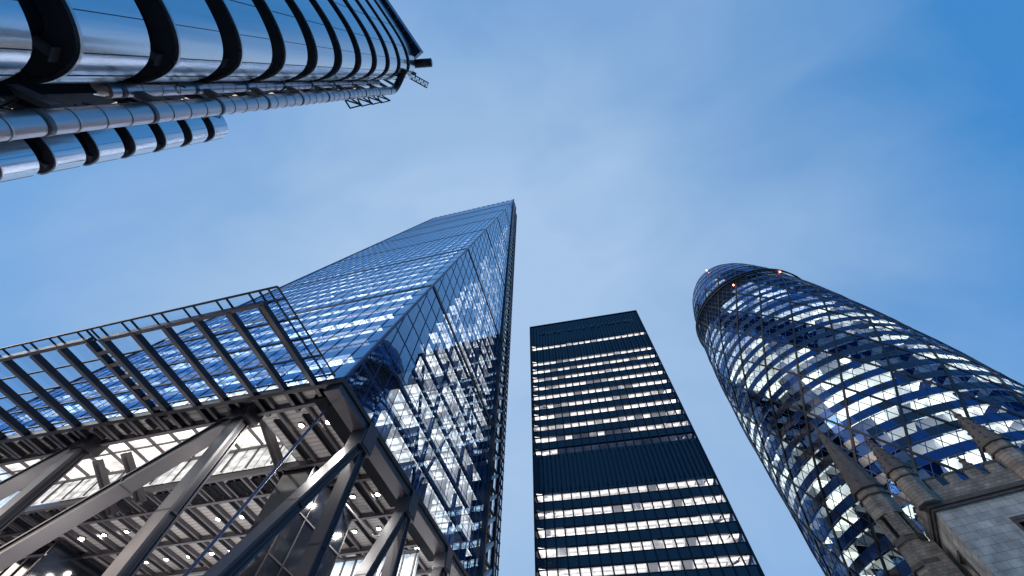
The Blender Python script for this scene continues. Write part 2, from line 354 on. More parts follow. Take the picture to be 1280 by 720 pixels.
# north service core with its open ladder frame
b = MB(); b.box(XW + 6, TX - 2.2, YN + .6, YC, G0, 207, 'darkglass'); T(b.build('service_core'))
b = MB()
for y in (YN + .35, 62.2): b.beam((TX + .15, y, G0), (TX + .15, y, 216), .55, .6, 'dark', (0, 1, 0))
zz = 26.0; k = 0
while zz < 215:
    b.beam((TX - .1, YN + .6, zz), (TX - .1, 62.0, zz), .35, .3, 'frame', (0, 0, 1))
    b.beam((TX - .1, YN + .6, zz + .3), (TX - .1, 62.0, zz + FH - .3), .5, .75, 'white_clad', (1, 0, 0))
    b.beam((TX - 2.0, YN + .9, zz + 1.2), (TX - 2.0, 61.6, zz + 1.2), .2, .25, 'lit_m')
    zz += FH; k += 1
T(b.build('stair_frame'))
b = MB()
for y in (63.0, 64.2, 65.4, 66.5): b.beam((TX - .3, y, G0), (TX - .3, y, 214), .16, .3, 'bluesteel', (0, 1, 0))
zz = 24.0
while zz < 214: b.beam((TX - .28, 62.6, zz), (TX - .28, 66.6, zz), .3, .22, 'bluesteel'); zz += FH / 2
b.face([(TX - .55, 62.5, G0), (TX - .55, 66.6, G0), (TX - .55, 66.6, 214), (TX - .55, 62.5, 214)], 'glass_e')
T(b.build('lift_shaft'))

# ---- underside of the tower
def sy(x): return 18.4 + .03 * (x - TX)
XWU = -78.0
# panels in a grid; beams with dark slots
bx = [TX - 1.6 - 3.08 * k for k in range(0, 19)]   # north-south beams
by = [20.0, 27.6, 31.0, 37.4, 43.8, 50.2, 56.6]
cb = MB()
cb.box(TX - 1.5, TX - .05, 18.4, 62, 23.95, ZB - .1, 'frame')
cb.box(TX - .35, TX + .12, 18.2, 62.2, ZB - .55, ZB - .08, 'frame_dark')
b = MB()
b.hexa([(XWU, sy(XWU) - .25, 24.6), (TX + .15, 18.15, 24.6), (TX + .15, 18.55, 24.6), (XWU, sy(XWU) + .15, 24.6)],
       [(XWU, sy(XWU) - .25, ZB - .03), (TX + .15, 18.15, ZB - .03), (TX + .15, 18.55, ZB - .03), (XWU, sy(XWU) + .15, ZB - .03)], 'frame_dark')
T(b.build('front_fascia')); T(cb.build('side_fascia'))
b = MB()
zc = ZB - .12
for x0, x1, y0, y1 in ((XWU, TX - 1.5, 18.6, 19.9), (-31.2, TX - 1.5, 19.9, 20.9), (-31.0, TX - 1.5, 20.9, 27.6), (XWU, TX - 1.5, 27.6, 57), ):
    b.face([(x0, y0 - (1.4 if y0 < 19 and x0 < -60 else 0), zc), (x1, y0, zc), (x1, y1, zc), (x0, y1, zc)], 'slats')
T(b.build('soffit'))
b = MB()
for k, x in enumerate(bx):
    b = MB()
    for y0, y1 in ((18.5 - (.03 * (TX - x)), 19.9 if x < -31.5 else 20.9), (20.9, 27.6), (27.6, 43.6), (43.6, 57)):
        if y0 == 20.9 and x < -31.5: continue
        if y0 == 43.6 and x < -40: continue
        b.box(x - .16, x + .16, y0 + .02, y1, zc - .4, zc - .01, 'frame')
        b.box(x - 1.05, x - .165, y0 + .5, y1 - .35, zc - .08, zc - .012, 'black')
        b.box(x - 1.15, x - 1.051, y0 + .4, y1 - .3, zc - .3, zc - .011, 'frame')
    T(b.build('soffit_beam'))
for y in by:
    b = MB()
    b.box(XWU, TX - 1.55, y - .18, y + .18, zc - .6, zc - .015, 'frame')
    if y > 21: b.box(XWU, TX - 1.55, y + .2, y + .55, zc - .2, zc - .014, 'black')
    T(b.build('cross_beam'))
for x in bx[3:]:
    b = MB(); b.box(x + .9, x + 1.1, 28.4, 30.8, zc - .55, zc - .018, 'frame')
    b.box(x + 1.101, x + 2.6, 28.5, 30.6, zc - .3, zc - .016, 'black')
    T(b.build('soffit_grille'))
b = MB(); b.box(TX - 3.4, TX - 1.75, 19.4, 26.5, zc - .64, zc - .018, 'black'); b.box(TX - 3.2, TX - 1.75, 27.4, 36.0, zc - .64, zc - .018, 'black'); b.box(TX - 3.2, TX - 1.75, 37.0, 47.5, zc - .64, zc - .018, 'black'); T(b.build('edge_slot'))
# bright atrium void
b = MB()
xv0, xv1, yv0, yv1, zv = XWU, -31.2, 20.2, 27.3, 28.35
b.face([(xv0, yv0, zv), (xv1, yv0, zv), (xv1, yv1, zv), (xv0, yv1, zv)], 'lit_void')
b.face([(xv1, yv0, zc), (xv1, yv1, zc), (xv1, yv1, zv), (xv1, yv0, zv)], 'concrete')
b.face([(xv0, yv1, zc), (xv1, yv1, zc), (xv1, yv1, zv), (xv0, yv1, zv)], 'lit_clutter')
b.face([(xv0, yv0, zc), (xv1, yv0, zc), (xv1, yv0, zv), (xv0, yv0, zv)], 'concrete')
T(b.build('atrium_lining'))
b = MB()
for k in range(16):
    x = xv1 - k * 3.08; b.box(x - .06, x + .06, yv0 + .02, yv1 - .02, zv - .3, zv - .02, 'frame')
    b.box(x - .04, x + .04, yv1 - .2, yv1 - .02, zc + .1, zv - .5, 'frame')
b.box(xv0, xv1, 24.2, 24.32, zv - .5, zv - .3, 'frame'); b.box(xv0, xv1, yv1 - .4, yv1 - .1, 27.6, 27.8, 'frame')
T(b.build('atrium_framework'))
# pale box struts hanging in the void
for p, q in (((-57.5, 24.5, 27.5), (-54.0, 28.6, 23.2)), ((-53.2, 24.2, 27.5), (-50.0, 27.8, 23.6)), ((-35.0, 23.5, 28.0), (-32.0, 31.0, 22.0))):
    b = MB(); b.beam(p, q, .16, .5, 'column'); b.beam(Vector(p) + Vector((.7, 0, 0)), Vector(q) + Vector((.7, 0, 0)), .16, .5, 'column')
    b.beam(q, Vector(q) + Vector((.7, 0, 0)), .3, .5, 'column'); T(b.build('hanging_strut'))
# glazed lobby wall and dark lift box under the soffit
b = MB(); b.box(-80, -24, 44.2, 44.3, G0, 23.9, 'lit_blue'); T(b.build('lobby_backdrop'))
b = MB()
for x in [-80 + k * 1.55 for k in range(37)]: b.box(x - .08, x + .08, 43.6, 43.85, G0, 24.0, 'frame_dark')
for z in (4, 8.2, 12.4, 16.6, 20.8, 23.9): b.box(-80, -24, 43.55, 43.9, z - .22, z + .1, 'frame_dark')
T(b.build('lobby_glazing_frame'))
b = MB(); b.box(-80, -24, 57.2, 57.3, G0, 24, 'lit_clutter'); T(b.build('rear_lobby_wall'))
b = MB(); b.box(-32.6, -29.2, 27.9, 36.6, 5, 24.6, 'darkglass')
for y in (27.9, 30.1, 32.3, 34.5, 36.6): b.box(-29.2, -29.12, y - .05, y + .05, 5, 24.6, 'frame_dark')
for z in (8.5, 12.5, 16.5, 20.5): b.box(-29.2, -29.12, 27.9, 36.6, z - .06, z + .06, 'frame_dark')
T(b.build('lift_box'))
b = MB(); b.box(-86, -68, 33.6, 43, 3, 24.5, 'darkglass')
for k in range(9): b.box(-86 + k * 2.2, -85.85 + k * 2.2, 33.45, 33.6, 3, 24.5, 'frame')
for z in (7, 11, 15, 19, 23): b.box(-86, -68, 33.4, 33.6, z - .12, z + .12, 'frame')
T(b.build('dark_glass_block'))

# ---- raking columns
def column(p, q, w=1.0, name='column'):
    p = Vector(p); q = Vector(q); d = (q - p).normalized()
    b = MB(); b.beam(p, q, w, w, 'column', (0, 1, 0) if abs(d.z) > .9 else (0, 0, 1))
    a = d.cross(Vector((0, 1, 0)) if abs(d.z) > .9 else Vector((0, 0, 1))).normalized(); c = a.cross(d).normalized()
    # recessed dark joint on each face, edged by flanges
    for n_, t_ in ((a, c), (-a, c)):
        f = n_ * (w / 2 + .003)
        b.beam(p + f, q + f, .30 * w, .02, 'groove', n_)
        for sgn in (-1, 1):
            g = n_ * (w / 2 + .06) + t_ * sgn * w * .42
            b.beam(p + g, q + g, w * .17, .14, 'column', n_)
    L_ = (q - p).length; k = 9.0
    while k < L_ - 2:
        c0 = p + d * k; b.beam(c0, c0 + d * .12, w * 1.2, w * 1.03, 'groove', (0, 1, 0) if abs(d.z) > .9 else (0, 0, 1)); k += 11
    return T(b.build(name))
def extend(p, q, z):
    p = Vector(p); q = Vector(q); t = (z - p.z) / (q.z - p.z); return p + (q - p) * t
zt = 24.4
S1 = (-31.6, 19.7, zt); S2 = (-49.7, 19.5, zt); S3 = (-67.8, 19.2, zt)
for s_ in (S1, S2, S3): column(s_, (s_[0] + .6, s_[1] + .1, G0))
column((S1[0] - .3, 19.7, zt), extend((S1[0] - .3, 19.7, zt), (-45.3, 20.0, 13.7), G0)); column((S2[0] - .3, 19.5, zt), extend((S2[0] - .3, 19.5, zt), (-63.2, 19.9, 13.7), G0))
for y in (24.6, 35.0, 46.0, 56.6):
    column((TX - .55, y, 23.6), (TX - .55, y + .2, G0), .86)
    column((TX - .55, y - .2, 23.6), extend((TX - .55, y - .2, 23.6), (TX - .55, y - 6.3, 9.7), G0), .86)
for y in (24.4, 34.8, 45.8, 56.4):
    b = MB(); b.box(TX - 1.25, TX + .22, y - 1.0, y + 1.0, 22.3, 23.93, 'column'); b.box(TX + .221, TX + .3, y - .8, y + .8, 22.5, 24.8, 'frame'); T(b.build('column_node'))
for s_ in (S1, S2, S3):
    b = MB(); b.box(s_[0] - 1.2, s_[0] + 1.0, 18.9, 20.6, 23.6, 24.9, 'frame_dark'); T(b.build('column_node'))
for p, q in (((-23.3, 20.4, 24.6), (-23.8, 18.2, 10.1)), ((TX - 4, 40.0, 24), (TX - 1.8, 33, 8))):
    b = MB(); p = Vector(p); q = extend(p, q, 2.0); b.tube(p, q, .11, 'brace', 10); T(b.build('tie_rod'))
b = MB()
b.tube((-26.5, 37.5, 22.5), (-21.6, 38.0, 20.5), .09, 'column'); b.tube((-26.5, 37.5, 22.5), (-29.0, 34.0, 24.5), .12, 'column'); b.tube((-26.5, 37.5, 22.5), (-26.0, 41, 24.5), .09, 'column'); T(b.build('bracing_arm'))

# ceiling lights
spots = [(-27.8, 22.6), (-25.0, 22.8), (-28.1, 34.0), (-25.2, 34.2), (-25.1, 45.3), (-28.1, 48.5), (-62.2, 34.2), (-58.8, 34.2), (-58.4, 40.8),
         (-45.8, 34.4), (-42.6, 34.6), (-51.4, 40.8), (-38.5, 34.7), (-34.9, 34.7), (-31.0, 40.2), (-48.6, 40.8), (-25.1, 40.3), (-27.9, 28.9), (-36.5, 40.6), (-41.6, 40.8), (-55.2, 34.3), (-65.6, 34.2), (-54.9, 40.8), (-61.6, 40.8), (-25.1, 51.5), (-34.0, 46.8), (-27.9, 40.3)]
for i, (x, y) in enumerate(spots):
    b = MB(); b.tube((x, y, zc - .16), (x, y, zc - .03), .32, 'frame_dark', 14); b.tube((x, y, zc - .175), (x, y, zc - .162), .25, 'lamp', 14)
    o = T(b.build('ceiling_light'))
    ld = bpy.data.lights.new('ceiling_light_lamp', 'SPOT'); ld.energy = 2000; ld.color = (1, .96, .92); ld.spot_size = R(165); ld.spot_blend = .6; ld.shadow_soft_size = .25
    lo = bpy.data.objects.new('ceiling_light_lamp', ld); COL.objects.link(lo); lo.parent = o; lo.location = (x, y, zc - .3)
# street level uplighters of the open lobby (their glow shows on soffit and columns)
for i, (x, y) in enumerate([(-26, 30), (-38, 24), (-38, 37), (-50, 24), (-52, 37), (-64, 30), (-24, 45)]):
    b = MB(); b.tube((x, y, G0 + .002), (x, y, G0 + .5), .3, 'frame_dark', 14); b.tube((x, y, G0 + .501), (x, y, G0 + .52), .24, 'lamp', 14); o = T(b.build('uplighter'))
    ld = bpy.data.lights.new('uplighter_lamp', 'SPOT'); ld.energy = 4800; ld.color = (1, .95, .91); ld.spot_size = R(100); ld.spot_blend = .8; ld.shadow_soft_size = .4
    lo = bpy.data.objects.new('uplighter_lamp', ld); COL.objects.link(lo); lo.parent = o; lo.location = (x, y, G0 + .7); lo.rotation_euler = (math.pi, 0, 0)

# ---- canopy
can = MB()
yr = lambda x: 9.75 + .022 * (x - TX)
zr = ZB - .05
# steel rim (two stretches with a notch)
rim = MB(); xa, xb = -39.2, -23.7
rim.beam((-23.5, yr(-23.5), zr), (xa - .2, yr(xa), zr), .3, .55, 'frame'); rim.beam((-40.4, yr(-40) - .2, zr), (-80, yr(-80) - .2, zr), .3, .55, 'frame')
canopy = T(rim.build('canopy'))
def C(o): o.parent = canopy; return o
ribx = [-23.75, -26.75, -29.85, -32.95, -35.95, -39.1, -40.5, -43.5, -46.5, -49.6, -52.7, -55.8, -58.9, -62.0, -65.1, -68.2, -71.3, -74.4, -77.5]
for x in ribx:
    b = MB(); b.beam((x, yr(x), zr - .05), (x, 20.8 + .03 * (x - TX), zr - .25), .28, .5, 'frame_dark')
    b.beam((x, yr(x), zr - .31), (x, 20.8 + .03 * (x - TX), zr - .55), .38, .05, 'frame'); C(b.build('canopy_rib'))
for k in range(7):
    b = MB(); y = yr(-39.8) + 1.1 + k * 1.35; b.beam((-39.1, y, zr - .15), (-40.5, y, zr - .15), .34, .4, 'frame'); C(b.build('canopy_rung'))
b = MB(); zg = zr + .42
yo = lambda x: 8.75 + .022 * (x - TX)
for i in range(19):
    x0 = -22.1 - 3.1 * i; x1 = x0 - 3.1
    for k in range(5):
        f0, f1 = k / 5, (k + 1) / 5
        P = lambda x, f: (x, yo(x) + (18.2 + .03 * (x - TX) - yo(x)) * f, zg)
        b.face([P(x0, f0), P(x1, f0), P(x1, f1), P(x0, f1)], 'glass_c')
C(b.build('canopy_glass'))
b = MB()
for k, fr in enumerate((0, .12, .32, .53, .74, .97)):
    ya, yb_ = [yo(x) + (18.2 + .03 * (x - TX) - yo(x)) * fr for x in (-22.1, -80)]
    b.beam((-22.1, ya, zg - .06), (-80, yb_, zg - .06), .15, .12, 'dark')
for x in [-22.1, -22.95] + [x - .95 for x in ribx]:
    b.beam((x, yo(x), zg - .05), (x, 18.2 + .03 * (x - TX), zg - .05), .11, .10, 'dark')
for x in ribx: b.beam((x, yo(x), zg - .05), (x, yr(x) + .1, zg - .05), .14, .1, 'dark')
C(b.build('canopy_bar_grid'))

# ================================================================== 2. dark slab tower
ang = math.atan2(81.4 - 79.2, 20.6 + 17.9)
slab = empty('dark_slab_tower', (-17.9, 79.2, G0), ang, 'black rectangular tower with rows of lit windows, straight between the wedge and the round tower', 'office tower')
WD = 38.56; DP = 38.0; H = 116.5 - G0
def P2(o): o.parent = slab; return o
rows = [103.6] + [66.2 + 3.67 * k for k in range(8, -1, -1)] + [62.5] + [50.9 - 3.67 * k for k in range(0, 14)]
NW = 19; ww = WD / NW
def sides():
    # (origin, direction) of the four facades in local coordinates
    return [((0, 0), (1, 0)), ((WD, 0), (0, 1)), ((WD, DP), (-1, 0)), ((0, DP), (0, -1))]
def wall_quad(b, s, t0, t1, z0, z1, off, m):
    (ox, oy), (dx_, dy_) = s; nx_, ny_ = dy_, -dx_
    p = lambda t, z: (ox + dx_ * t + nx_ * off, oy + dy_ * t + ny_ * off, z)
    b.face([p(t0, z0), p(t1, z0), p(t1, z1), p(t0, z1)], m)
def wall_box(b, s, t0, t1, z0, z1, o0, o1, m):
    (ox, oy), (dx_, dy_) = s; nx_, ny_ = dy_, -dx_
    p = lambda t, o, z: (ox + dx_ * t + nx_ * o, oy + dy_ * t + ny_ * o, z)
    b.hexa([p(t0, o0, z0), p(t1, o0, z0), p(t1, o1, z0), p(t0, o1, z0)], [p(t0, o0, z1), p(t1, o0, z1), p(t1, o1, z1), p(t0, o1, z1)], m)
SD = sides()
b = MB(); b.box(.7, WD - .7, .7, DP - .7, 105.8 - G0, H - .3, 'black'); b.box(.7, WD - .7, .7, DP - .7, 53 - G0, 60.8 - G0, 'black')
b.box(5.2, WD - 5.2, 5.2, DP - 5.2, 0, H - 11, 'black'); P2(b.build('core'))
hw = .84
zprev_top = None
edges = []
for z in rows: edges.append((z - hw - G0, z + hw - G0))
# spandrels fill everything between window rows
tops = sorted(edges)
cur = 0.0
for k, (a, c) in enumerate(tops + [(H, H)]):
    if a - cur > .05:
        tall = a - cur > 6
        b = MB()
        for s in SD:
            wall_box(b, s, 0, WD, cur, a, -.5, 0, 'spandrel_a')
            if tall:
                for q in range(NW * 2): wall_box(b, s, q * ww / 2 + .08, q * ww / 2 + .3, cur + .6, a - .6, 0.002, .28, 'bronze')
            else:
                wall_box(b, s, 0, WD, a - .12, a, 0.002, .10, 'bronze'); wall_box(b, s, 0, WD, cur, cur + .12, .002, .10, 'bronze')
        P2(b.build('louvre_band' if tall else 'spandrel_band'))
    cur = c
pan = {0: .95, 1: .86, 2: .78, 3: .78, 4: .74, 5: .72, 6: .72, 7: .74, 8: .7, 9: .3, 10: .25}
for ri, (a, c) in enumerate(edges):
    b = MB()
    for si, s in enumerate(SD):
        for q in range(NW):
            p_on = pan.get(ri, .84)
            if si == 0:
                if ri == 8 and (q < 4 or q > 14): p_on = .12
                if ri == 9: p_on = .9 if q < 4 or 11 < q < 16 else .15
                if ri == 10: p_on = 1 if q < 3 else .0
            r_ = rnd.random(); m_ = 'lit_w' if r_ < p_on else ('lit_m' if r_ < p_on + (1 - p_on) * .5 and ri != 10 else 'lit_d')
            wall_quad_depth = 4.5
            (ox, oy), (dx_, dy_) = s; nx_, ny_ = dy_, -dx_
            t0, t1 = q * ww, (q + 1) * ww
            p = lambda t, o: (ox + dx_ * t + nx_ * o, oy + dy_ * t + ny_ * o, c + .02)
            b.face([p(max(t0, 0), -.5), p(t1, -.5), p(min(t1, WD - 4.6) if t1 > WD - 4.6 else t1, -5.0), p(max(t0, 4.6) if t0 < 4.6 else t0, -5.0)], m_)
            if m_ == 'lit_w':
                for o0, o1 in ((-1.0, -1.7), (-2.6, -3.3)):
                    e0, e1 = max(t0 + .35, 4.2 if o1 < -2 else 0), min(t1 - .35, WD - 4.2 if o1 < -2 else WD)
                    if e1 > e0:
                        pz = lambda t, o: (ox + dx_ * t + nx_ * o, oy + dy_ * t + ny_ * o, c + .005); b.face([pz(e0, o0), pz(e1, o0), pz(e1, o1), pz(e0, o1)], 'lum')
            # rear partition of the room, sometimes a blind behind the glass
            if m_ == 'lit_m' and rnd.random() < .6: wall_quad(b, s, t0 + .1, t0 + ww * rnd.uniform(.4, .95), a + rnd.uniform(0, 1.2), c, -.35, 'lit_m')
    P2(b.build('office_ceiling'))
    b = MB()
    for s in SD:
        for q in range(NW):
            j = rnd.uniform(-.01, .01); wall_quad(b, s, q * ww, (q + 1) * ww, a, c, -.12 + j, 'glass_a')
    P2(b.build('window_strip'))
b = MB()
for s in SD:
    for q in range(NW + 1):
        w_ = .14
        for (z0, z1) in ((0, 53 - G0), (60.8 - G0, 105.8 - G0)):
            wall_box(b, s, q * ww - w_ + (.1 if q == 0 else -.1 if q == NW else 0), q * ww + w_ + (.1 if q == 0 else -.1 if q == NW else 0), z0, z1, -.13, .16, 'bronze')
P2(b.build('mullion_grid'))
b = MB()
for (x, y) in ((0, 0), (WD, 0), (WD, DP), (0, DP)): b.box(x - .2, x + .2, y - .2, y + .2, 0, H, 'bronze')
b.box(-.2, WD + .2, -.2, .2, H, H + .5, 'bronze'); b.box(-.2, WD + .2, DP - .2, DP + .2, H, H + .5, 'bronze'); b.box(-.2, .2, .2, DP - .2, H, H + .5, 'bronze'); b.box(WD - .2, WD + .2, .2, DP - .2, H, H + .5, 'bronze')
b.box(0, WD, 0, DP, H - .3, H - .02, 'dark'); P2(b.build('roof'))
for k in range(26):
    b = MB(); x = 3 + k * 1.3 + rnd.random() * .3; wall_box(b, SD[0], x, x + rnd.uniform(.4, .9), H - 5.6 + rnd.uniform(-.5, .5), H - 4.6, .29, .33, 'frame')
    P2(b.build('roof_vent'))

# ================================================================== 3. round tower
GX, GY = 73.1, 112.7
gk = empty('round_glass_tower', (GX, GY, G0), 0, 'curved bullet-shaped tower of blue glass with a diagonal lattice and dark spiral bands', 'office tower')
PR = [(G0, 24.4), (10, 26.4), (20, 28.1), (30, 29.8), (40, 31.2), (50, 31.2), (60, 30.9), (70, 30.4), (80, 29.8), (90, 29.1), (100, 28.1), (110, 27.0), (120, 25.7), (130, 24.1), (140, 22.0), (150, 20.0), (160, 16.8), (167, 13.4), (172, 9.8), (176, 5.8), (178.6, 1.2)]
def rad(z):
    for (a, ra), (c, rc) in zip(PR[:-1], PR[1:]):
        if z <= c:
            t = max(0, (z - a) / (c - a)); return ra + (rc - ra) * t
    return PR[-1][1]
def rs(z): return (rad(z - 3) + 2 * rad(z) + rad(z + 3)) / 4 if z > 2 else rad(z)
def ax(z):
    s_ = max(-1.3, min(1.5, (z - 112) / 32)); return (-.84 * s_, .54 * s_)
def gp(th, z, off=0): r = rs(z) + off; return (r * math.cos(R(th)) + ax(z)[0], r * math.sin(R(th)) + ax(z)[1], z - G0)
def P3(o): o.parent = gk; return o
GF = 4.35; gz = [G0 + GF * k for k in range(0, 41)]
SL = .95
def spiral(th, z):
    """distance in degrees from the nearest spiral centre, 60 degrees apart"""
    c = th + (z - 129.5) / SL - 211.0
    return (c + 30) % 60 - 30
NS = 72
for k in range(len(gz) - 1):
    za, zb = gz[k], gz[k + 1]; sp = .44 * GF
    b = MB()
    for i in range(NS):
        t0 = i * 5; t1 = t0 + 5; zm = (za + zb) / 2
        dark = abs(spiral(t0 + 2.5, zm)) < 8.5
        top = za > 150
        tm = t0 + 2.5
        cap = za > 126 and 190 < tm < 290 and not (za < 140 and tm > 248)
        g_ = 'glass_d' if dark else ('glass_h' if za > 100 else 'glass_g')
        if top: g_ = 'crown_glass'
        if 128 < za < 139 and 185 < tm < (262 if za > 133 else 240): g_ = 'black'
        j = [rnd.uniform(-.007, .007) for _ in range(4)]
        b.face([gp(t0, za + sp, j[0]), gp(t1, za + sp, j[1]), gp(t1, zb, j[2])], g_); b.face([gp(t0, za + sp, j[0]), gp(t1, zb, j[2]), gp(t0, zb, j[3])], g_)
        b.face([gp(t0, za), gp(t1, za), gp(t1, za + sp), gp(t0, za + sp)], 'black' if g_ == 'black' else 'spandrel_a' if (dark or rnd.random() < .25) else 'spandrel_g')
    P3(b.build('window_ring'))
    if za < 150:
        b = MB(); zc_ = zb - G0 - .25; ro = rs(zb) - .35; ri_ = max(2, ro - 6.5)
        grp = 0; on = 'lit_gw'
        for i in range(NS):
            t0, t1 = i * 5, i * 5 + 5
            sv = spiral(t0 + 2.5, zb)
            if grp <= 0:
                grp = rnd.choice([1, 1, 2, 2, 3, 5]); r_ = rnd.random(); hi = za > 105
                pl = .33 if hi else .57
                on = ('lit_gw' if rnd.random() < .6 else 'lit_gs') if r_ < pl else ('lit_m' if r_ < pl + .06 else 'lit_d')
            grp -= 1
            m_ = on if rnd.random() < .88 else 'lit_d'
            if abs(sv) < 9: m_ = 'black' if (za > 90 or rnd.random() < .75) else 'lit_gs'
            q = lambda r_, t: (r_ * math.cos(R(t)) + ax(zb)[0], r_ * math.sin(R(t)) + ax(zb)[1], zc_)
            b.face([q(ro, t0), q(ro, t1), q(ri_, t1), q(ri_, t0)], m_)
            # radial partition below the ceiling now and then
            if i % 2 == 0:
                q2 = lambda r_, t, z: (r_ * math.cos(R(t)) + ax(zb)[0], r_ * math.sin(R(t)) + ax(zb)[1], z)
                b.face([q2(ro - .3, t0, zc_ - .02), q2(ri_, t0, zc_ - .02), q2(ri_, t0, zc_ - 2.8), q2(ro - .3, t0, zc_ - 2.8)], 'lit_m' if m_ != 'lit_d' else 'black')
        b.face([( (ri_) * math.cos(R(t * 10)), ri_ * math.sin(R(t * 10)), zc_ + .06) for t in range(36)], 'black')
        P3(b.build('floor_ring'))
# inner core
b = MB(); b.tube((0, 0, 0), (0, 0, 150), 12, 'black', 36); P3(b.build('core'))
# fine lattice
def lattice(step, sl, w, off, m, zmax, zmin=G0):
    b = MB()
    for hand in (-1, 1):
        for i in range(int(360 / step)):
            z = zmin; n_ = 0
            while z < zmax - .1:
                z2 = min(z + GF, zmax)
                t0 = i * step + 1 + hand * (z - 129.5) / sl; t1 = i * step + 1 + hand * (z2 - 129.5) / sl
                p = Vector(gp(t0, z, off)); q = Vector(gp(t1, z2, off))
                nrm = Vector((p.x, p.y, 0)).normalized()
                b.beam(p, q, w, w * .6, m, nrm); z = z2
    return b
P3(lattice(5, SL, .15, .05, 'bluesteel', 150).build('fine_lattice'))
P3(lattice(10, SL, .07, .05, 'dark', 176, 150).build('crown_lattice'))
P3(lattice(20, SL, .5, .1, 'dark', 150).build('diagonal_frame'))
b = MB()
for z in gz[1:]:
    for i in range(NS):
        p = Vector(gp(i * 5, z, .06)); q = Vector(gp(i * 5 + 5, z, .06)); b.beam(p, q, .16, .14, 'bluesteel')
P3(b.build('floor_trim'))
# crown: dark rail rings, cleaning gantry, aviation lights
b = MB()
for z, off in ((138.6, .9), (140.4, 1.0)):
    for i in range(90):
        b.beam(gp(i * 4, z, off), gp(i * 4 + 4, z, off), .5, .5, 'dark')
for i in range(45): b.beam(gp(i * 8, 138.6, .9), gp(i * 8, 140.4, 1.0), .18, .18, 'dark')
P3(b.build('gantry_rail'))
b = MB()
for i in range(12):
    z = 128 + i
    b.beam(gp(181, z, 1.3), gp(184, z, 1.3), .15, .15, 'dark')
for t in (181, 184):
    b.beam(gp(t, 127, 1.2), gp(t, 140, 1.4), .2, .2, 'dark', (1, 0, 0))
P3(b.build('gantry_ladder'))
for th, z in ((239, 164), (245, 134.5), (292, 137)):
    b = MB(); p = Vector(gp(th, z, .5)); b.tube(p, p + Vector((0, 0, .5)), .12, 'dark', 8); b.tube(p + Vector((0, 0, .5)), p + Vector((0, 0, 1.05)), .27, 'redlamp', 10); P3(b.build('aviation_light'))

# ================================================================== 4. steel-clad tower (behind and to the left)
lb = empty('steel_clad_building', (-22, -14, G0), 0, 'stainless steel tower with rounded bands, dark gaps and outside pipes at top left', 'office building')
def P4(o): o.parent = lb; o.location = (22, 14, -G0); return o
def smooth_pts(pts, it=2):
    for _ in range(it):
        o = [pts[0]]
        for a, c in zip(pts[:-1], pts[1:]):
            o.append((a[0] * .75 + c[0] * .25, a[1] * .75 + c[1] * .25)); o.append((a[0] * .25 + c[0] * .75, a[1] * .25 + c[1] * .75))
        o.append(pts[-1]); pts = o
    return pts
plan = smooth_pts([(-22.8, -6.6), (-22.4, -5.9), (-21.6, -5.72), (-20.2, -5.8), (-19.0, -6.3), (-18.3, -7.5), (-18.15, -9.2), (-18.35, -10.9), (-19.4, -14.4), (-21.5, -20.5), (-22.6, -22.6), (-24.5, -23.5)], 2)
closed = plan + [(-27, -23.5), (-27, -6.6)]
def offs(pts, d):
    c = []
    n = len(pts)
    for i in range(n):
        a = Vector(pts[max(0, i - 1)]); q = Vector(pts[min(n - 1, i + 1)]); t = (q - a).normalized(); c.append((pts[i][0] + t.y * d, pts[i][1] - t.x * d))
    return c
